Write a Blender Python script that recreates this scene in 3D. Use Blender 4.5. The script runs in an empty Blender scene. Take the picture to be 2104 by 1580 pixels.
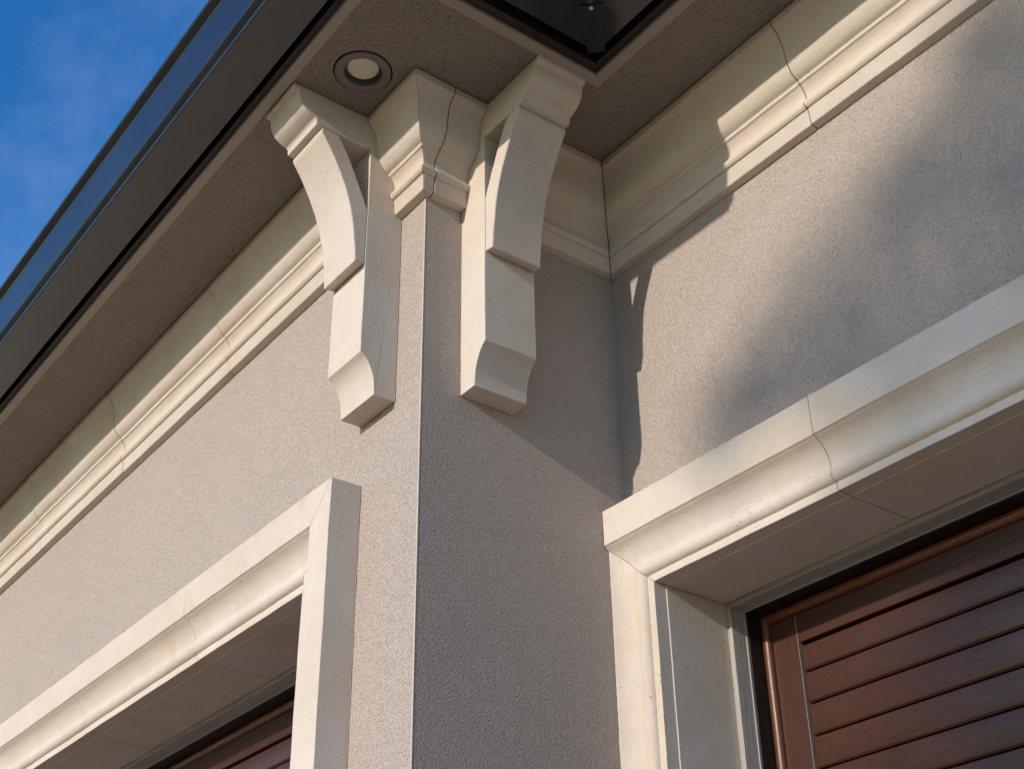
import bpy, bmesh, math, random
from mathutils import Vector, Matrix, noise
random.seed(7)
C = bpy.context.scene.collection
S = 0.6            # model unit -> metres
Z0 = 3.95          # corner datum above the ground, model units

# ------------------------------------------------------------------ camera
R = ((0.59978553, 0.80005093, -0.01326017), (-0.42662778, 0.3057284, -0.85118675), (-0.67693874, 0.51618665, 0.52469542))
cam_d = bpy.data.cameras.new('camera'); cam = bpy.data.objects.new('camera', cam_d); C.objects.link(cam)
r, d, f = (Vector(x) for x in R)
m = Matrix((r, -d, -f)).transposed().to_4x4()
m.translation = Vector((3.717, -2.399, -1.262 + Z0)) * S
cam.matrix_world = m
cam_d.lens = 47.855; cam_d.sensor_width = 36; cam_d.clip_start = 0.05; cam_d.clip_end = 5000
bpy.context.scene.camera = cam

# ------------------------------------------------------------------ sky, sun
SUN = Vector((0.077, -1.0, 0.30)).normalized()
w = bpy.data.worlds.new('World'); bpy.context.scene.world = w; w.use_nodes = True
nt = w.node_tree; nt.nodes.clear()
sky = nt.nodes.new('ShaderNodeTexSky'); sky.sky_type = 'NISHITA'; sky.sun_disc = False
sky.sun_elevation = math.asin(SUN.z); sky.sun_rotation = math.atan2(SUN.x, SUN.y)
sky.altitude = 300; sky.air_density = 1.0; sky.dust_density = 0.3; sky.ozone_density = 2.5
bg = nt.nodes.new('ShaderNodeBackground'); bg.inputs['Strength'].default_value = 0.15
out = nt.nodes.new('ShaderNodeOutputWorld')
# thin veils of high cloud in the sky itself
tc = nt.nodes.new('ShaderNodeTexCoord'); mp = nt.nodes.new('ShaderNodeMapping'); mp.inputs['Scale'].default_value = (1.2, 3.0, 3.0)
no = nt.nodes.new('ShaderNodeTexNoise'); no.inputs['Scale'].default_value = 2.2; no.inputs['Detail'].default_value = 7; no.inputs['Roughness'].default_value = 0.6
cr = nt.nodes.new('ShaderNodeMapRange'); cr.inputs[1].default_value = 0.48; cr.inputs[2].default_value = 0.85; cr.inputs[3].default_value = 0.0; cr.inputs[4].default_value = 0.22
mx = nt.nodes.new('ShaderNodeMix'); mx.data_type = 'RGBA'
mx.inputs[7].default_value = (4.2, 5.4, 7.2, 1)
L = nt.links.new
L(tc.outputs['Generated'], mp.inputs[0]); L(mp.outputs[0], no.inputs['Vector']); L(no.outputs['Fac'], cr.inputs[0])
L(cr.outputs[0], mx.inputs[0]); hs = nt.nodes.new('ShaderNodeHueSaturation'); hs.inputs['Hue'].default_value = 0.508; hs.inputs['Saturation'].default_value = 1.34; hs.inputs['Value'].default_value = 1.5
L(sky.outputs[0], hs.inputs['Color']); L(hs.outputs[0], mx.inputs[6]); L(mx.outputs[2], bg.inputs[0]); L(bg.outputs[0], out.inputs[0])
sd = bpy.data.lights.new('sun', 'SUN'); so = bpy.data.objects.new('sun', sd); C.objects.link(so)
sd.energy = 3.6; sd.angle = math.radians(0.8); sd.color = (1.0, 0.90, 0.79)
so.rotation_euler = SUN.to_track_quat('Z', 'Y').to_euler(); so.location = (3, -10, 12)
sc = bpy.context.scene
sc.view_settings.view_transform = 'Standard'; sc.view_settings.look = 'None'
sc.view_settings.exposure = 0.08; sc.view_settings.gamma = 1.0; sc.view_settings.use_curve_mapping = False
sc.render.engine = 'CYCLES'
try:
    sc.cycles.max_bounces = 8; sc.cycles.diffuse_bounces = 5
except Exception: pass

# ------------------------------------------------------------------ materials
def mat(name, base, rough=0.8, spec=0.3):
    mt = bpy.data.materials.new(name); mt.use_nodes = True
    nt = mt.node_tree; b = nt.nodes['Principled BSDF']
    b.inputs['Base Color'].default_value = (*base, 1); b.inputs['Roughness'].default_value = rough
    b.inputs['Specular IOR Level'].default_value = spec
    return mt, nt, b
class NB:
    def __init__(s, nt): s.nt = nt; s.tc = nt.nodes.new('ShaderNodeTexCoord').outputs['Object']
    def map(s, scale):
        m = s.nt.nodes.new('ShaderNodeMapping'); m.inputs['Scale'].default_value = scale
        s.nt.links.new(s.tc, m.inputs[0]); return m.outputs[0]
    def noise(s, scale, detail=3, rough=0.5, vec=None, dist=0.0):
        n = s.nt.nodes.new('ShaderNodeTexNoise'); n.inputs['Scale'].default_value = scale
        n.inputs['Detail'].default_value = detail; n.inputs['Roughness'].default_value = rough; n.inputs['Distortion'].default_value = dist
        s.nt.links.new(vec or s.tc, n.inputs['Vector']); return n.outputs['Fac']
    def voro(s, scale, vec=None, feat='F1'):
        n = s.nt.nodes.new('ShaderNodeTexVoronoi'); n.inputs['Scale'].default_value = scale; n.feature = feat
        s.nt.links.new(vec or s.tc, n.inputs['Vector']); return n.outputs['Distance']
    def rng(s, x, a, b, c=0.0, e=1.0):
        n = s.nt.nodes.new('ShaderNodeMapRange')
        for i, v in enumerate((a, b, c, e)): n.inputs[i + 1].default_value = v
        s.nt.links.new(x, n.inputs[0]); return n.outputs[0]
    def math(s, op, a, b):
        n = s.nt.nodes.new('ShaderNodeMath'); n.operation = op
        for i, v in enumerate((a, b)):
            if isinstance(v, (int, float)): n.inputs[i].default_value = v
            else: s.nt.links.new(v, n.inputs[i])
        return n.outputs[0]
    def mix(s, fac, a, b):
        n = s.nt.nodes.new('ShaderNodeMix'); n.data_type = 'RGBA'
        for i, v in ((0, fac), (6, a), (7, b)):
            if isinstance(v, (int, float)): n.inputs[i].default_value = v
            elif isinstance(v, tuple): n.inputs[i].default_value = (*v, 1)
            else: s.nt.links.new(v, n.inputs[i])
        return n.outputs[2]
    def bump(s, h, dist, strength, b, prev=None):
        n = s.nt.nodes.new('ShaderNodeBump'); n.inputs['Distance'].default_value = dist; n.inputs['Strength'].default_value = strength
        s.nt.links.new(h, n.inputs['Height'])
        if prev: s.nt.links.new(prev, n.inputs['Normal'])
        s.nt.links.new(n.outputs[0], b.inputs['Normal']); return n.outputs[0]

def stone_mat(name, base, warm):
    m, nt, b = mat(name, base, 0.88, 0.2); n = NB(nt)
    c = n.mix(n.rng(n.noise(3.5, 4, 0.6), 0.35, 0.7), base, warm)
    c = n.mix(n.rng(n.noise(28, 4, 0.65), 0.45, 0.8, 0, 0.35), c, tuple(x * 0.82 for x in base))
    # dirty streaks, sparse rust specks and air holes of cast stone
    c = n.mix(n.rng(n.noise(7, 2, 0.5), 0.70, 0.80, 0, 0.45), c, (0.52, 0.36, 0.20))
    holes = n.math('MULTIPLY', n.rng(n.voro(75), 0.13, 0.06), n.rng(n.noise(5.0, 2, 0.5), 0.52, 0.66))
    c = n.mix(n.math('MULTIPLY', holes, 0.85), c, (0.10, 0.075, 0.05))
    c = n.mix(n.rng(n.noise(380, 3, 0.65), 0.54, 0.70, 0, 0.32), c, (0.28, 0.23, 0.18))
    nt.links.new(c, b.inputs['Base Color'])
    p = n.bump(n.noise(190, 5, 0.7), 0.0022, 0.7, b)
    p = n.bump(n.noise(9, 3, 0.5), 0.006, 0.35, b, p)
    n.bump(n.math('MULTIPLY', holes, -1.0), 0.003, 0.8, b, p)
    return m
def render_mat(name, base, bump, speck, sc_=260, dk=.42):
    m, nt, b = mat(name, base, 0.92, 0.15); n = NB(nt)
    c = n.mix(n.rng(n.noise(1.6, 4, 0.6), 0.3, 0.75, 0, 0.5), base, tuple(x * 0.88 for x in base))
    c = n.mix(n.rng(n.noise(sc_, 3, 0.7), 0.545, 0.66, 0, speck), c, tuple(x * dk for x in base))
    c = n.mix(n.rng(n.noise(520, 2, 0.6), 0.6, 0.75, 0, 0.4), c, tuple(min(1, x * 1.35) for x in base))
    nt.links.new(c, b.inputs['Base Color'])
    v = n.math('MULTIPLY', n.rng(n.voro(230), 0.0, 0.6, 1, 0), n.rng(n.noise(240, 2, 0.6), 0.36, 0.60, 0.1, 1))
    h = n.math('ADD', v, n.math('MULTIPLY', n.noise(380, 3, 0.6), 0.6))
    p = n.bump(h, bump, 0.9, b)
    n.bump(n.noise(5, 3, 0.5), 0.01, 0.25, b, p)
    return m
def wood_mat(name, base, dark, axis, rough=0.38, spec=0.5, fine=1.0):
    m, nt, b = mat(name, base, rough, spec); n = NB(nt)
    sc1 = [90, 90, 90]; sc1[axis] = 2.5
    v = n.map(tuple(sc1))
    g = n.noise(1.0, 5, 0.65, v, 0.6)
    sc2 = [420, 420, 420]; sc2[axis] = 14
    g2 = n.noise(1.0, 3, 0.6, n.map(tuple(sc2)))
    c = n.mix(n.rng(g, 0.3, 0.7), dark, base)
    c = n.mix(n.rng(g2, 0.52, 0.7, 0, 0.45), c, tuple(x * 0.45 for x in dark))
    nt.links.new(c, b.inputs['Base Color'])
    nt.links.new(n.rng(g, 0.3, 0.7, rough + 0.1, rough - 0.05), b.inputs['Roughness'])
    n.bump(n.math('ADD', g, g2), 0.0007 * fine, 0.6, b)
    return m
def metal_mat(name, base, rough, spec, coat=0.0):
    m, nt, b = mat(name, base, rough, spec); n = NB(nt)
    c = n.mix(n.rng(n.noise(6, 5, 0.65), 0.4, 0.75, 0, 0.6), base, tuple(x * 1.5 for x in base))
    c = n.mix(n.rng(n.noise(60, 3, 0.7), 0.66, 0.8, 0, 0.3), c, (0.16, 0.13, 0.11))
    nt.links.new(c, b.inputs['Base Color'])
    nt.links.new(n.rng(n.noise(14, 4, 0.6), 0.3, 0.7, rough * 0.8, rough * 1.3), b.inputs['Roughness'])
    b.inputs['Coat Weight'].default_value = coat; b.inputs['Coat Roughness'].default_value = 0.12
    n.bump(n.noise(2.2, 2, 0.5, n.map((0.4, 3, 3))), 0.004, 0.12, b)
    return m
M = {
 'stone': stone_mat('cast_stone', (0.63, 0.552, 0.478), (0.57, 0.475, 0.375)),
 'mortar': mat('mortar', (0.20, 0.15, 0.10), 0.95, 0.1)[0],
 'render': render_mat('painted_render', (0.470, 0.396, 0.340), 0.0040, 0.75),
 'bead_paint': mat('bead_paint', (0.50, 0.42, 0.36), 0.7, 0.2)[0],
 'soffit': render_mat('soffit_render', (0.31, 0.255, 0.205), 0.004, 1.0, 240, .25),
 'trim': mat('trim_paint', (0.33, 0.275, 0.225), 0.6, 0.3)[0],
 'fascia': wood_mat('fascia_board', (0.030, 0.022, 0.017), (0.012, 0.010, 0.009), 0, 0.5, 0.3),
 'gutter': metal_mat('charcoal_gutter', (0.017, 0.017, 0.018), 0.14, 0.6, 0.0),
 'roof': metal_mat('charcoal_roof', (0.035, 0.036, 0.038), 0.4, 0.5),
 'wood_h': wood_mat('stained_wood', (0.070, 0.022, 0.012), (0.038, 0.013, 0.008), 0, 0.34, 0.5),
 'wood_v': wood_mat('stained_wood_upright', (0.070, 0.022, 0.012), (0.038, 0.013, 0.008), 2, 0.34, 0.5),
 'bead': wood_mat('varnished_bead', (0.13, 0.045, 0.016), (0.08, 0.028, 0.012), 2, 0.36, 0.5),
 'bead_h': wood_mat('varnished_bead_level', (0.16, 0.050, 0.016), (0.10, 0.032, 0.012), 0, 0.2, 0.6),
 'dark': wood_mat('dark_frame', (0.020, 0.011, 0.009), (0.008, 0.005, 0.005), 2, 0.5, 0.3, 3),
 'primed_v': wood_mat('primed_timber', (0.46, 0.42, 0.37), (0.27, 0.25, 0.23), 2, 0.7, 0.2, 3),
 'black': mat('black_void', (0.006, 0.006, 0.006), 0.9, 0.1)[0],
 'plastic': mat('fitting_enamel', (0.19, 0.145, 0.14), 0.45, 0.4)[0],
 'cavity': mat('fitting_recess', (0.05, 0.05, 0.048), 0.5, 0.4)[0],
 'lens': mat('frosted_lens', (0.72, 0.63, 0.50), 0.35, 0.5)[0],
 'steel': mat('bright_steel', (0.55, 0.55, 0.56), 0.3, 0.5)[0],
 'caulk': mat('white_caulk', (0.42, 0.40, 0.37), 0.6, 0.3)[0],
}
M['steel'].node_tree.nodes['Principled BSDF'].inputs['Metallic'].default_value = 1.0

# ------------------------------------------------------------------ helpers
def obj(name, bm, m, parent=None, bevel=0.0, seg=2, smooth=True, label=None):
    bmesh.ops.remove_doubles(bm, verts=bm.verts, dist=1e-6)
    bmesh.ops.recalc_face_normals(bm, faces=bm.faces)
    if m is M['stone']:
        for v in bm.verts:
            v.co += noise.noise_vector(v.co * 5.0) * .0016 + noise.noise_vector(v.co * 31.0) * .0010
    for v in bm.verts: v.co = Vector((v.co.x, v.co.y, v.co.z + Z0)) * S
    me = bpy.data.meshes.new(name)
    if bevel:
        for e in bm.edges:
            if len(e.link_faces) == 2 and e.calc_face_angle(0) > math.radians(33):
                e.smooth = False
    bm.to_mesh(me); bm.free()
    me.materials.append(m)
    o = bpy.data.objects.new(name, me); C.objects.link(o)
    if bevel:
        md = o.modifiers.new('bevel', 'BEVEL'); md.width = bevel * S; md.segments = seg; md.limit_method = 'ANGLE'
        md.angle_limit = math.radians(33); md.harden_normals = False; md.use_clamp_overlap = True
    if smooth:
        for p in me.polygons: p.use_smooth = True
        if not bevel:
            for e in me.edges: pass
            try: me.set_sharp_from_angle(angle=math.radians(33))
            except Exception: pass
    if parent: o.parent = parent
    if label: o['label'] = label
    return o
def empty(name, loc=(0, 0, 0)):
    o = bpy.data.objects.new(name, None); C.objects.link(o); o.location = loc; o.empty_display_size = 0.2; return o
def tag(o, label=None, cat=None, kind=None, group=None):
    for k, v in (('label', label), ('category', cat), ('kind', kind), ('group', group)):
        if v: o[k] = v
    return o
def box(bm, x0, y0, z0, x1, y1, z1):
    vs = [bm.verts.new((x, y, z)) for x in (x0, x1) for y in (y0, y1) for z in (z0, z1)]
    for q in ((0, 1, 3, 2), (4, 6, 7, 5), (0, 4, 5, 1), (2, 3, 7, 6), (0, 2, 6, 4), (1, 5, 7, 3)):
        bm.faces.new([vs[i] for i in q])
def prism(bm, poly, z0, z1):
    a = [bm.verts.new((x, y, z0)) for x, y in poly]; b = [bm.verts.new((x, y, z1)) for x, y in poly]
    n = len(poly); bm.faces.new(a[::-1]); bm.faces.new(b)
    for i in range(n): bm.faces.new((a[i], a[(i + 1) % n], b[(i + 1) % n], b[i]))
def resample(poly, d):
    res = []
    for i, p in enumerate(poly):
        q = poly[(i + 1) % len(poly)]; n = max(1, int(math.dist(p, q) / d))
        res += [tuple(a + (b - a) * k / n for a, b in zip(p, q)) for k in range(n)]
    return res
def loft(bm, rings, cap=True, step=None):
    if step:
        r2 = [rings[0]]
        for a, b in zip(rings, rings[1:]):
            n = max(1, int(max(math.dist(p, q) for p, q in zip(a, b)) / step))
            r2 += [[tuple(u + (v - u) * k / n for u, v in zip(p, q)) for p, q in zip(a, b)] for k in range(1, n + 1)]
        rings = r2
    R_ = [[bm.verts.new(p) for p in ring] for ring in rings]; n = len(R_[0])
    for a, b in zip(R_, R_[1:]):
        for i in range(n):
            bm.faces.new((a[i], a[(i + 1) % n], b[(i + 1) % n], b[i]))
    if cap: bm.faces.new(R_[0][::-1]); bm.faces.new(R_[-1])
def arc(cx, cy, rx, ry, a0, a1, n):
    return [(cx + rx * math.cos(math.radians(a0 + (a1 - a0) * i / n)), cy + ry * math.sin(math.radians(a0 + (a1 - a0) * i / n))) for i in range(n + 1)]
def catmull(pts, n=4):
    out_ = []
    for i in range(len(pts) - 1):
        p0 = pts[max(i - 1, 0)]; p1 = pts[i]; p2 = pts[i + 1]; p3 = pts[min(i + 2, len(pts) - 1)]
        for k in range(n):
            t = k / n
            out_.append(tuple(0.5 * (2 * b + (c - a) * t + (2 * a - 5 * b + 4 * c - d_) * t * t + (3 * b - a - 3 * c + d_) * t ** 3)
                              for a, b, c, d_ in zip(p0, p1, p2, p3)))
    out_.append(pts[-1]); return out_
def shrink(poly, e):      # offset a closed (a,b) outline inwards
    n = len(poly); A = sum(poly[i][0] * poly[(i + 1) % n][1] - poly[(i + 1) % n][0] * poly[i][1] for i in range(n))
    s = 1 if A > 0 else -1; res = []
    for i in range(n):
        x0, y0 = poly[i - 1]; x1, y1 = poly[i]; x2, y2 = poly[(i + 1) % n]
        n1 = Vector((-(y1 - y0), x1 - x0)); n2 = Vector((-(y2 - y1), x2 - x1))
        if n1.length > 1e-9: n1.normalize()
        if n2.length > 1e-9: n2.normalize()
        v = n1 + n2
        if v.length > 1e-6: v = v / max(0.4, v.length_squared / 2)
        res.append((x1 + v.x * s * e, y1 + v.y * s * e))
    return res

D = 1.013       # depth of the return wall
ZS = 2.857      # soffit height
# ------------------------------------------------------------------ ground
def simple_plane(name, size, z, m):
    bm = bmesh.new(); vs = [bm.verts.new((x, y, z)) for x, y in ((-size, -size), (size, -size), (size, size), (-size, size))]
    bm.faces.new(vs); return obj(name, bm, m, smooth=False)
gm, gnt, gb = mat('sandy_paving', (0.58, 0.44, 0.31), 0.95, 0.1); gn = NB(gnt)
gc = gn.mix(gn.rng(gn.noise(0.35, 5, 0.6), 0.35, 0.7), (0.60, 0.45, 0.31), (0.50, 0.38, 0.26))
gc = gn.mix(gn.rng(gn.noise(60, 3, 0.6), 0.5, 0.7, 0, 0.4), gc, (0.27, 0.22, 0.17)); gnt.links.new(gc, gb.inputs['Base Color'])
g = simple_plane('ground', 3000, -Z0, gm); tag(g, kind='structure')

m_, n_, b_ = mat('added_lawn_grass', (0.05, 0.075, 0.025), 0.9, 0.1); q_ = NB(n_)
n_.links.new(q_.mix(q_.rng(q_.noise(1.5, 6, 0.7), 0.35, 0.7), (0.035, 0.06, 0.018), (0.075, 0.09, 0.035)), b_.inputs['Base Color'])
bm = bmesh.new(); bm.faces.new([bm.verts.new((x, y, -Z0 + .01)) for x, y in ((-400, -500), (400, -500), (400, -8.5), (-400, -8.5))])
tag(obj('added_lawn', bm, m_, smooth=False), kind='structure')  # unseen grass, added as dark ground for the gutter to reflect
# ------------------------------------------------------------------ house
house = empty('house')
tag(house, 'grey rendered house corner with cream cast stone cornices, brackets and louvred brown shutters', 'house')
def wall_with_hole(poly_fn, xs, zs, hole):   # boxes around the opening, sharing the face plane
    pass
ZB, ZT = -Z0, 2.90
bm = bmesh.new()                                             # front wall, left
ox0, ox1, oz0, oz1 = -5.52, -0.72, -2.0, 0.90
prism(bm, [(ox1, 0), (0, 0), (-.6, .6), (ox1, .6)][::1], ZB, ZT)
prism(bm, [(-7.5, 0), (ox0, 0), (ox0, .6), (-7.5, .6)], ZB, ZT)
prism(bm, [(ox0, 0), (ox1, 0), (ox1, .6), (ox0, .6)], oz1, ZT)
prism(bm, [(ox0, 0), (ox1, 0), (ox1, .6), (ox0, .6)], ZB, oz0)
obj('wall', bm, M['render'], house, smooth=False, label='sunlit rendered wall left of the corner')
bm = bmesh.new(); prism(bm, [(0, 0), (0, D), (-.6, D), (-.6, .6)], ZB, ZT)
obj('wall', bm, M['render'], house, smooth=False, label='narrow rough rendered return wall in grazing light')
bm = bmesh.new()
bx0, bx1, bz0, bz1 = 0.14, 3.40, -2.0, 0.872
prism(bm, [(-.6, D), (bx0, D), (bx0, D + .6), (-.6, D + .6)], ZB, ZT)
prism(bm, [(bx1, D), (6.5, D), (6.5, D + .6), (bx1, D + .6)], ZB, ZT)
prism(bm, [(bx0, D), (bx1, D), (bx1, D + .6), (bx0, D + .6)], bz1, ZT)
prism(bm, [(bx0, D), (bx1, D), (bx1, D + .6), (bx0, D + .6)], ZB, bz0)
obj('wall', bm, M['render'], house, smooth=False, label='rendered wall to the right crossed by shadows')
# metal corner bead showing as a pale smooth arris
bm = bmesh.new(); prism(bm, [(-.008, -.0002), (-.006, -.0012), (-.001, -.0012), (0.0007, -.0003), (0.0007, 0.0015), (-.0005, 0.003), (-.008, 0.001)], ZB, 2.37)
obj('corner_bead', bm, M['bead_paint'], house, bevel=0.0)

# ---- cornice, swept along a wall and mitred
PROF = [(.194, 2.851), (.193, 2.8155), (.181, 2.8125)] \
     + catmull([(.180, 2.8105), (.165, 2.797), (.151, 2.768), (.142, 2.73), (.137, 2.69), (.131, 2.655), (.120, 2.624), (.101, 2.599), (.084, 2.588)], 4) \
     + [(.079, 2.586), (.077, 2.572), (.068, 2.569)] \
     + catmull([(.066, 2.567), (.052, 2.548), (.045, 2.523), (.047, 2.505), (.057, 2.494), (.066, 2.480), (.065, 2.466), (.055, 2.456)], 3) \
     + [(.045, 2.455), (.048, 2.446), (.044, 2.438), (.041, 2.386), (.038, 2.381), (0.0, 2.376), (0.0, 2.851)]

def cornice_piece(bm, prof, p0, p1, m0, m1):
    loft(bm, [[(p[0] + q * mm[0], p[1] + q * mm[1], z) for q, z in prof] for p, mm in ((p0, m0), (p1, m1))], step=.06)
def cornice(name, parts, label=None):
    """parts: list of (p0, p1, normal, m0, m1, cut positions along the run 0..1)"""
    bm = bmesh.new(); bm2 = bmesh.new(); core = shrink(PROF, 0.0035)
    for p0, p1, nrm, m0, m1, cuts in parts:
        p0 = Vector(p0); p1 = Vector(p1); t = (p1 - p0).normalized(); g_ = 0.0026; e0 = .003 if (Vector(m0) - Vector(nrm)).length > .5 and len(parts) > 1 and p0.y > .5 else .001; e1 = .003 if (Vector(m1) - Vector(nrm)).length > .5 and p1.y > .5 else .001
        ends = [(p0, Vector(m0))] ; L_ = []
        for c in cuts: L_.append(p0 + t * c)
        prev, pm = p0 + t * e0, Vector(m0)
        for i, c in enumerate(L_ + [None]):
            j = random.uniform(-.0016, .0016); pr = [(q + (j if q > 0.001 else 0), z + j * .6) for q, z in PROF]
            if c is None: nxt, nm = p1 - t * e1, Vector(m1)
            else: nxt, nm = c - t * g_, Vector(nrm)
            cornice_piece(bm, pr, prev, nxt, pm, nm)
            if c is not None: prev, pm = c + t * g_, Vector(nrm)
        cornice_piece(bm2, core, p0, p1, m0, m1)
    o = obj(name, bm, M['stone'], house, bevel=0.0035, label=label)
    obj('mortar_joint', bm2, M['mortar'], o)
    return o
XA = -.4355
cornice('cornice', [((-7.5, 0), (XA, 0), (0, -1), (0, -1), (0, -1), [7.5 - 5.6, 7.5 - 4.30, 7.5 - 3.02, 7.5 - 1.72])], 'long cornice of the left wall')
cornice('cornice', [((0, .4315), (0, D), (1, 0), (1, 0), (1, -1), []), ((0, D), (6.5, D), (0, -1), (1, -1), (0, -1), [1.25, 2.55, 3.85])], 'cornice turning the inner corner onto the right wall')
cornice('capital', [((-.182, 0), (0, 0), (0, -1), (0, -1), (1, -1), []), ((0, 0), (0, .179), (1, 0), (1, -1), (1, 0), [0.012])], 'short corner cornice between the two brackets with a cracked joint')

# ---- scroll brackets
body = [(0, 1.475), (.098, 1.475)] + catmull([(.0985, 1.477), (.099, 1.50), (.104, 1.545), (.118, 1.59), (.140, 1.625), (.168, 1.648)], 4) + [(.168, 2.683), (0, 2.683)]
brace_f = catmull([(.408, 2.655), (.372, 2.602), (.335, 2.535), (.297, 2.455), (.264, 2.368), (.240, 2.275), (.227, 2.19), (.219, 2.12), (.216, 2.066)], 3)
brace_b = catmull([(.1685, 2.345), (.200, 2.425), (.240, 2.515), (.280, 2.602), (.328, 2.683)], 3)
brace = [(.404, 2.683), (.410, 2.670)] + brace_f + [(.1685, 2.075)] + brace_b
corbel = [(0, 2.6835), (.400, 2.684), (.436, 2.685), (.439, 2.712), (.446, 2.719)] \
       + catmull([(.447, 2.720), (.470, 2.728), (.495, 2.742), (.515, 2.763), (.527, 2.790), (.531, 2.822)], 4) + [(.534, 2.828), (.553, 2.831), (.556, 2.8535), (0, 2.8535)]
def bracket(fn, wd, label):
    e = bmesh.new(); loft(e, [[fn(q, t, z) for q, z in resample(body, .06)] for t in (0, wd)], step=.05)
    b = obj('bracket', e, M['stone'], house, bevel=0.004, label=label)
    e = bmesh.new(); rr_ = random.Random(9); z = 1.475
    while z < 2.37:
        h = rr_.uniform(.03, .08)
        for t0, t1 in ((-rr_.uniform(.003, .006), .004), (wd - .004, wd + rr_.uniform(.003, .006))):
            loft(e, [[fn(q, t, zz) for q, zz in ((-.01, z), (.004, z), (.004, z + h), (-.01, z + h))] for t in (t0, t1)])
        z += h
    obj('mortar_joint', e, M['mortar2'], b, smooth=False)
    e = bmesh.new(); loft(e, [[fn(q, t, z) for q, z in resample(brace, .06)] for t in (0.0015, wd - 0.0015)], step=.05)
    obj('brace', e, M['stone'], b, bevel=0.005)
    e = bmesh.new(); loft(e, [[fn(q, t, z) for q, z in resample(corbel, .06)] for t in (0, wd)], step=.05)
    obj('corbel', e, M['stone'], b, bevel=0.004)
    return b
M['mortar2'] = mat('weathered_joint', (0.27, 0.215, 0.17), 0.95, 0.1)[0]
bracket(lambda q, t, z: (-.183 - t, -q, z), .252, 'bracket on the sunlit left wall')
bracket(lambda q, t, z: (q, .18 + t, z), .251, 'bracket on the shaded return wall')

# ---- eaves: soffit, trim, fascia, gutter
def path(a, c, b): return [(-7.5, -a), (c, -a), (c, b), (6.5, b)]
def sweep(bm, verts):   # verts: list of (a, c, b, z)
    rings = [[] for _ in range(4)]
    for a, c, b, z in verts:
        for k, p in enumerate(path(a, c, b)): rings[k].append((p[0], p[1], z))
    loft(bm, rings)
bm = bmesh.new()
hx, hy, hh = .035, -.352, .079
prism(bm, [(-7.5, -.575), (hx - hh, -.575), (hx - hh, .3), (-7.5, .3)], ZS, 2.90)
prism(bm, [(hx - hh, -.575), (hx + hh, -.575), (hx + hh, hy - hh), (hx - hh, hy - hh)], ZS, 2.90)
prism(bm, [(hx - hh, hy + hh), (hx + hh, hy + hh), (hx + hh, 1.3), (hx - hh, 1.3)], ZS, 2.90)
prism(bm, [(hx + hh, -.575), (.553, -.575), (.553, .492), (6.5, .492), (6.5, 1.3), (hx + hh, 1.3)], ZS, 2.90)
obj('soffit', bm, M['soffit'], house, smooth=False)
def off(base, q): return (base[0] + q, base[1] + q, base[2] - q)
def ribbon(base, prof): return [(*off(base, q), z) for q, z in prof]
bm = bmesh.new(); sweep(bm, [(.563, .545, .503, 2.858), (.565, .547, .501, 2.851), (.608, .593, .453, 2.850), (.612, .597, .449, 2.856), (.612, .597, .449, 2.90), (.563, .545, .503, 2.90)])
obj('eave_trim', bm, M['trim'], house, bevel=0.003)
bm = bmesh.new(); sweep(bm, [(.6125, .5975, .4485, 2.866), (.640, .640, .412, 2.866), (.640, .640, .412, 3.22), (.6125, .5975, .4485, 3.22)])
obj('fascia', bm, M['fascia'], house, bevel=0.002)
gb_ = (.662, .69, .378)
gp = [(0, 3.22), (0, 2.872), (.004, 2.866), (.185, 2.861), (.197, 2.859), (.2005, 2.861), (.2022, 2.876), (.2040, 2.8785),
      (.2270, 2.8975), (.2290, 2.9010), (.2297, 2.907), (.2310, 3.186), (.2320, 3.190), (.2350, 3.193), (.2620, 3.2160), (.2645, 3.2195), (.2655, 3.227), (.262, 3.236), (.250, 3.238),
      (.220, 3.20), (.218, 2.94), (.19, 2.90), (.178, 2.872), (.008, 2.878), (.008, 3.22)]
bm = bmesh.new(); sweep(bm, ribbon(gb_, gp))
gut = obj('gutter', bm, M['gutter'], house, bevel=0.0015)
bm = bmesh.new()      # joining strap across the inner mitre
c0 = Vector((.70, .368)); c1 = Vector((.884, .184)); u = (c1 - c0).normalized(); nn = Vector((u.y, -u.x)); hw = .048
prism(bm, [tuple(c0 + nn * hw * .75), tuple(c1 + nn * hw), tuple(c1 - nn * hw), tuple(c0 - nn * hw * .75)], 2.855, 2.859)
obj('joining_strap', bm, M['gutter'], gut, bevel=0.001)
bm = bmesh.new(); bmesh.ops.create_uvsphere(bm, u_segments=12, v_segments=8, radius=.010)
for v in bm.verts: v.co = Vector((v.co.x * 1 + .872, v.co.y + .196, v.co.z * .6 + 2.855))
obj('rivet', bm, M['steel'], gut)
bm = bmesh.new()
for i in range(7):
    t = i / 6; a = .70 + .035 * t; b = .352 + .016 * math.sin(i * 2.1) - .03 * (1 - t)
    box(bm, a - .004, b - .004, 2.8575, a + random.uniform(.001, .006), b + random.uniform(.000, .006), 2.8612)
obj('sealant', bm, M['steel'], gut, smooth=False)
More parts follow.
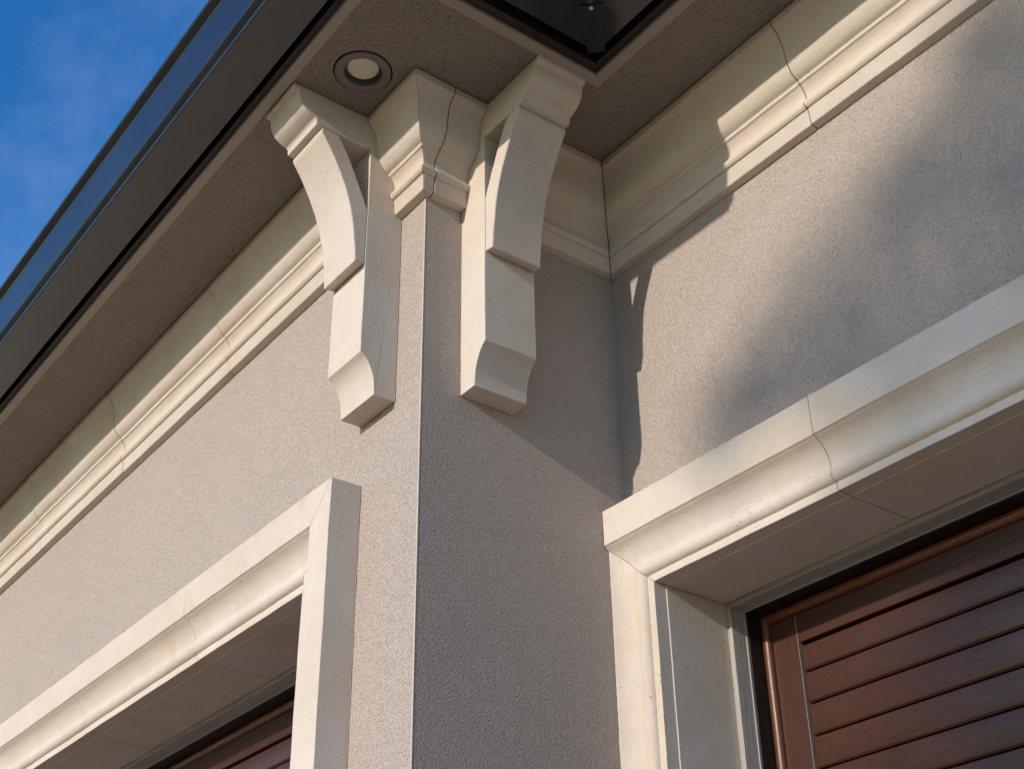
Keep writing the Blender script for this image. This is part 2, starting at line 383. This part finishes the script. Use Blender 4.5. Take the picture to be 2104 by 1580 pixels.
# roof plates above the gutter
bm = bmesh.new(); sweep(bm, [(.80, .83, .245, 3.21), (.80, .83, .245, 3.235), (.56, .55, .51, 3.34), (.56, .55, .51, 3.315)])
rf = obj('roof', bm, M['roof'], house, smooth=False)
bm = bmesh.new(); prism(bm, [(-7.5, -.57), (.56, -.57), (.56, .50), (6.5, .50), (6.5, 7), (-7.5, 7)], 3.30, 3.345)
obj('roof', bm, M['roof'], house, smooth=False)
bm = bmesh.new(); prism(bm, [(-7.5, 6.4), (6.5, 6.4), (6.5, 7), (-7.5, 7)], ZB, 3.30)
prism(bm, [(-7.5, .6), (-6.9, .6), (-6.9, 6.4), (-7.5, 6.4)], ZB, 3.30)
prism(bm, [(5.9, D + .6), (6.5, D + .6), (6.5, 6.4), (5.9, 6.4)], ZB, 3.30)
obj('wall', bm, M['render'], house, smooth=False, label='rear and end walls')

# ---- windows: surround swept around the opening, frame, shutter
SUR = [(0.001, 0.0), (.132, 0.0), (.132, .150), (.1245, .153)] \
    + catmull([(.122, .156), (.099, .174), (.081, .197), (.069, .222), (.063, .244), (.065, .262), (.069, .277), (.067, .291), (.059, .303), (.049, .309)], 3) \
    + [(.044, .3105), (.045, .315), (.043, .341), (-.018, .3415), (-.0195, .345), (-.333, .345), (-.333, .296), (0.001, .296)]
def surround(win, X0, X1, ZTOP, ZBOT, yw, cuts, clamp=None):
    # lintel
    def P(x, q, z): return (x, yw - q, z)
    def end(w_, side):
        x = X0 + w_ if side == 0 else X1 - w_
        if side == 0 and clamp is not None: x = max(x, clamp)
        return x
    bm = bmesh.new(); core = bmesh.new()
    segs = [None] + cuts + [None]
    for a, b in zip(segs, segs[1:]):
        j = random.uniform(-.0015, .0015)
        def ring(c, side, sgn, prof, jj): return [P((end(w_, side) + sgn * .001) if c is None else c + sgn * .0016, q + (jj if q > .002 else 0), ZTOP - w_ + jj * .5) for q, w_ in prof]
        loft(bm, [ring(a, 0, 1, SUR, j), ring(b, 1, -1, SUR, j)], step=.07)
    cp = shrink(SUR, .0035)
    loft(core, [[P(end(w_, 0), q, ZTOP - w_) for q, w_ in cp], [P(end(w_, 1), q, ZTOP - w_) for q, w_ in cp]])
    sur = obj('surround', bm, M['stone'], win, bevel=0.003, label='stone lintel')
    obj('mortar_joint', core, M['mortar'], win)
    for side in (0, 1):
        pr = SUR
        if side == 0 and clamp is not None:
            cw = clamp - X0
            pr = [(q, w_) for q, w_ in SUR if w_ >= cw]
            qs = min(SUR[3:18], key=lambda p: abs(p[1] - cw))
            pr = [(0.001, cw), (qs[0] + .001, cw)] + pr
        bm = bmesh.new()
        def ring2(zf):
            res = []
            for q, w_ in pr:
                x = X0 + w_ if side == 0 else X1 - w_
                res.append(P(x, q, zf(w_)))
            return res
        loft(bm, [ring2(lambda w_: ZTOP - w_ - .001), ring2(lambda w_: ZBOT)], step=.07)
        obj('surround', bm, M['stone'], win, bevel=0.003, label='stone jamb')
    bm = bmesh.new(); rr_ = random.Random(5); z = ZTOP - .004
    while z > ZBOT:
        h = rr_.uniform(.03, .09); e_ = rr_.uniform(.0035, .0075); box(bm, X1 - .006, yw - rr_.uniform(.002, .005), z - h, X1 + e_, yw + .01, z); z -= h
    obj('mortar_joint', bm, M['mortar2'], win, smooth=False)
    bm = bmesh.new(); box(bm, X0 - .05 if clamp is None else clamp, yw - .17, ZBOT - .16, X1 + .05, yw + .33, ZBOT - .001)
    obj('sill', bm, M['stone'], win, bevel=0.006)
def frame3(bm, prof, X0, X1, ZTOP, ZBOT, yw):
    """closed (depth, w) outline swept up one side, across the head and down the other"""
    def ring(fx, fz): return [(fx(w_), yw + dp, fz(w_)) for dp, w_ in prof]
    loft(bm, [ring(lambda w_: X0 + w_, lambda w_: ZBOT + .002), ring(lambda w_: X0 + w_, lambda w_: ZTOP - w_),
              ring(lambda w_: X1 - w_, lambda w_: ZTOP - w_), ring(lambda w_: X1 - w_, lambda w_: ZBOT + .002)])
def frame_split(name, prof, mh, mv, a, parent, bevel):
    """head and two uprights as one mesh each so that the grain follows the piece"""
    X0, X1, ZTOP, ZBOT, yw = a
    bm = bmesh.new(); loft(bm, [[(X0 + w_, yw + dp, ZTOP - w_) for dp, w_ in prof], [(X1 - w_, yw + dp, ZTOP - w_) for dp, w_ in prof]])
    o = obj(name, bm, mh, parent, bevel=bevel)
    for s in (0, 1):
        bm = bmesh.new(); loft(bm, [[((X0 + w_) if s == 0 else (X1 - w_), yw + dp, z(w_)) for dp, w_ in prof] for z in (lambda w_: ZBOT + .002, lambda w_: ZTOP - w_ - .0006)])
        obj(name, bm, mv, parent, bevel=bevel)
    return o
def window(X0, X1, ZTOP, ZBOT, yw, cuts, label, clamp=None, zlev=None):
    win = empty('window', (0, 0, 0)); win.parent = house; win['label'] = label
    a = (X0, X1, ZTOP, ZBOT, yw)
    surround(win, X0, X1, ZTOP, ZBOT, yw, cuts, clamp)
    frame_split('primed_frame', [(.3335, .342), (.3335, .369), (.412, .371), (.412, .342)], M['primed_h'], M['primed_v'], a, win, .002)
    # white caulk line where frame meets jamb
    bm = bmesh.new(); frame3(bm, [(.406, .3705), (.406, .3745), (.4135, .3745), (.4135, .3705)], *a); obj('caulk', bm, M['caulk'], win)
    frame_split('window_frame', [(.4145, .342), (.4145, .380), (.470, .383), (.540, .383), (.540, .342)], M['dark'], M['dark'], a, win, .002)
    rb = [(.500, .3835)] + [(.490 - .018 * math.sin(t), .404 - .020 * math.cos(t)) for t in [math.pi * k / 10 for k in range(11)]] + [(.500, .4245)]
    frame_split('bead', rb, M['bead_h'], M['bead'], a, win, 0)
    # shutter leaf: stiles, top rail and slats
    ws = .5545; zr = ZTOP - .5385
    for s_ in (0, 1):
        xa, xb = (X0 + .425, X0 + ws) if s_ == 0 else (X1 - ws, X1 - .425)
        bm = bmesh.new(); box(bm, xa, yw + .496, ZBOT + .002, xb, yw + .535, ZTOP - .425); obj('stile', bm, M['wood_v'], win, bevel=.003)
        xe = xb if s_ == 0 else xa
        bm = bmesh.new(); box(bm, xe - .0006, yw + .4945, ZBOT + .002, xe + .0012, yw + .53, ZTOP - .427); obj('edge_glint_strip', bm, M['edge_glint'], win, smooth=False)  # thin pale strip painting the highlight along the stile's inner edge
    bm = bmesh.new(); box(bm, X0 + ws + .002, yw + .498, zr, X1 - ws - .002, yw + .535, ZTOP - .425); obj('rail', bm, M['wood_h'], win, bevel=.003)
    xl, xr = X0 + .5655, X1 - .5655
    bm = bmesh.new(); box(bm, xl - .012, yw + .548, ZBOT + .002, xr + .012, yw + .56, ZTOP - .5); obj('backing', bm, M['black'], win, smooth=False)
    bm = bmesh.new(); pitch = .1240; z = ZTOP - .536
    k = 0
    while z - pitch > ZBOT:
        zt = z - (.015 if k == 0 else 0); k += 1
        zb_ = z - pitch + .0042
        y0 = yw + .502; j = random.uniform(-.0008, .0008)
        pr = [(y0 + .010, zt), (y0 + .003, zt - .003), (y0 - .003 + j, zb_ + .008), (y0 - .002 + j, zb_ + .006), (y0 + .006, zb_), (y0 + .036, zb_ + .004), (y0 + .036, zt)]
        loft(bm, [[(x, y, zz) for y, zz in pr] for x in (xl, xr)])
        z -= pitch
    obj('louvre_slats', bm, M['wood_h'], win, bevel=.0015)
    return win
M['primed_h'] = wood_mat('primed_timber_level', (0.46, 0.42, 0.37), (0.27, 0.25, 0.23), 0, 0.7, 0.2, 3)
M['edge_glint'] = mat('painted_edge_glint', (0.30, 0.22, 0.18), 0.5, 0.4)[0]  # lighter brown standing in for light caught on the stile edge
window(-5.56, -.415, 1.205, -1.95, 0.0, [-4.28, -2.985, -1.69], 'brown louvred window in the left wall, stone surround with mitred corner')
window(-.163, 3.72, 1.175, -1.95, D, [1.11, 2.41], 'brown louvred window in the right wall, stone surround against the return wall', clamp=0.002)

# ------------------------------------------------------------------ recessed downlight (hangs in the soffit)
dl = empty('downlight', (0.035 * S, -0.352 * S, (ZS + Z0) * S))
tag(dl, 'round recessed ceiling light with grey ring in the soffit between the stone brackets', 'light fitting')
def lathe(prof, n=64):
    bm = bmesh.new(); rings = []
    for k in range(n):
        a = 2 * math.pi * k / n
        rings.append([bm.verts.new((.035 + r_ * math.cos(a), -.352 + r_ * math.sin(a), z)) for r_, z in prof])
    for k in range(n):
        A_, B_ = rings[k], rings[(k + 1) % n]
        for i in range(len(prof) - 1): bm.faces.new((A_[i], A_[i + 1], B_[i + 1], B_[i]))
    return bm
def dlobj(name, prof, m, cap=None):
    bm = lathe(prof)
    if cap: pass
    o = obj(name, bm, m, None); o.parent = dl; o.matrix_parent_inverse = dl.matrix_world.inverted() if False else Matrix.Translation(-dl.location)
    return o
# a black ring painted as the gap's shade, the trim ring, the recess and the lens
dlobj('painted_gap_shade', [(.1245, 2.8569), (.1195, 2.8562), (.1145, 2.8569)], M['black'])
dlobj('trim_ring', [(.1180, 2.8568), (.1175, 2.8500), (.113, 2.8475), (.088, 2.8485), (.0825, 2.8510), (.0795, 2.8575)], M['plastic'])
dlobj('reflector', [(.0800, 2.8565), (.073, 2.864), (.069, 2.878), (.067, 2.884)], M['cavity'])
bm = bmesh.new()
rings = []
for r_, z in ((.0675, 2.882), (.064, 2.8775), (.050, 2.8755), (.030, 2.8745), (.012, 2.874)):
    rings.append([bm.verts.new((.035 + r_ * math.cos(2 * math.pi * k / 48), -.352 + r_ * math.sin(2 * math.pi * k / 48), z)) for k in range(48)])
for A_, B_ in zip(rings, rings[1:]):
    for k in range(48): bm.faces.new((A_[k], A_[(k + 1) % 48], B_[(k + 1) % 48], B_[k]))
bm.faces.new(rings[-1])
o = obj('lens', bm, M['lens'], None); o.parent = dl; o.matrix_parent_inverse = Matrix.Translation(-dl.location)

# ------------------------------------------------------------------ tall garden tree up-sun, whose thin crown dapples the right wall
lm, lnt, lb = mat('tree_leaf', (0.07, 0.10, 0.03), 0.6, 0.3); ln = NB(lnt)
lnt.links.new(ln.mix(ln.rng(ln.noise(2.0, 3, 0.6), 0.35, 0.7), (0.055, 0.085, 0.025), (0.10, 0.12, 0.04)), lb.inputs['Base Color'])
bk = mat('tree_bark', (0.10, 0.075, 0.055), 0.9, 0.2)[0]
tree = empty('tree'); DT = 25.0
sv = SUN / abs(SUN.y)
def up_sun(x, z, dt): return Vector((x - .10, D, z + .14)) + sv * dt
tree.location = (up_sun(5.0, 0, DT).x * S, up_sun(5.0, 0, DT).y * S, 0)
tag(tree, 'tall sparse garden tree standing in front of the house on the sunny side', 'tree')
clumps = [(.80, 1.20, .34), (1.15, 1.36, .40), (1.55, 1.52, .44), (2.0, 1.66, .50), (2.45, 1.90, .55), (3.0, 2.15, .6), (2.0, 1.2, .5), (2.9, 1.3, .5), (1.5, .85, .5), (2.3, 1.15, .62), (1.35, .1, .6), (2.4, .3, .9), (3.1, 1.4, .8), (3.5, .5, 1.1),
          (1.9, -.8, .9), (3.2, -.9, 1.2), (4.2, 1.6, 1.1), (4.8, .3, 1.3), (4.6, -1.1, 1.2), (6.0, 1.2, 1.3), (6.3, -.4, 1.4), (5.2, 2.6, 1.1), (4.0, 2.6, .8), (6.4, 2.4, 1.0), (7.6, .6, 1.2), (5.8, -1.8, 1.2), (7.4, -.9, 1.1)]
bm = bmesh.new(); rnd = random.Random(3)
for cx, cz, rr in clumps:
    dt0 = DT + rnd.uniform(-3, 3)
    for k in range(int((620 if rr < .62 else 400) * rr * rr)):
        v = Vector((rnd.gauss(0, 1), rnd.gauss(0, 1), rnd.gauss(0, 1))).normalized() * rr * rnd.random() ** .42
        p = up_sun(cx, cz, dt0) + Vector((v.x, v.y * 1.3, v.z))
        a = Vector((rnd.gauss(0, 1), rnd.gauss(0, 1), rnd.gauss(0, 1))).normalized(); b_ = a.orthogonal().normalized()
        l_ = rnd.uniform(.07, .12); w_ = l_ * .42
        bm.faces.new([bm.verts.new(p + a * l_), bm.verts.new(p + b_ * w_), bm.verts.new(p - a * l_), bm.verts.new(p - b_ * w_)])
o = obj('crown', bm, lm, None, smooth=False); o.parent = tree; o.matrix_parent_inverse = Matrix.Translation(-tree.location)
bm = bmesh.new()
def limb(bm, p0, p1, r0, r1, n=8, segs=5):
    ax = (p1 - p0); s_ = ax.orthogonal().normalized(); t_ = ax.cross(s_).normalized(); rings = []
    for k in range(segs + 1):
        f_ = k / segs; c = p0.lerp(p1, f_) + (s_ * math.sin(f_ * 5 + p0.x) + t_ * math.sin(f_ * 4)) * .05 * ax.length * f_ * (1 - f_)
        rr = r0 + (r1 - r0) * f_; rings.append([c + (s_ * math.cos(2 * math.pi * i / n) + t_ * math.sin(2 * math.pi * i / n)) * rr for i in range(n)])
    loft(bm, rings)
base = up_sun(5.0, 0, DT); base.z = -Z0; top = up_sun(4.9, -.6, DT)
limb(bm, base, top, .36, .20)
for cx, cz, rr in clumps: limb(bm, top.lerp(base, rnd.uniform(0, .25)), up_sun(cx, cz, DT), .09, .02, 6, 4)
o = obj('trunk', bm, bk, None); o.parent = tree; o.matrix_parent_inverse = Matrix.Translation(-tree.location)
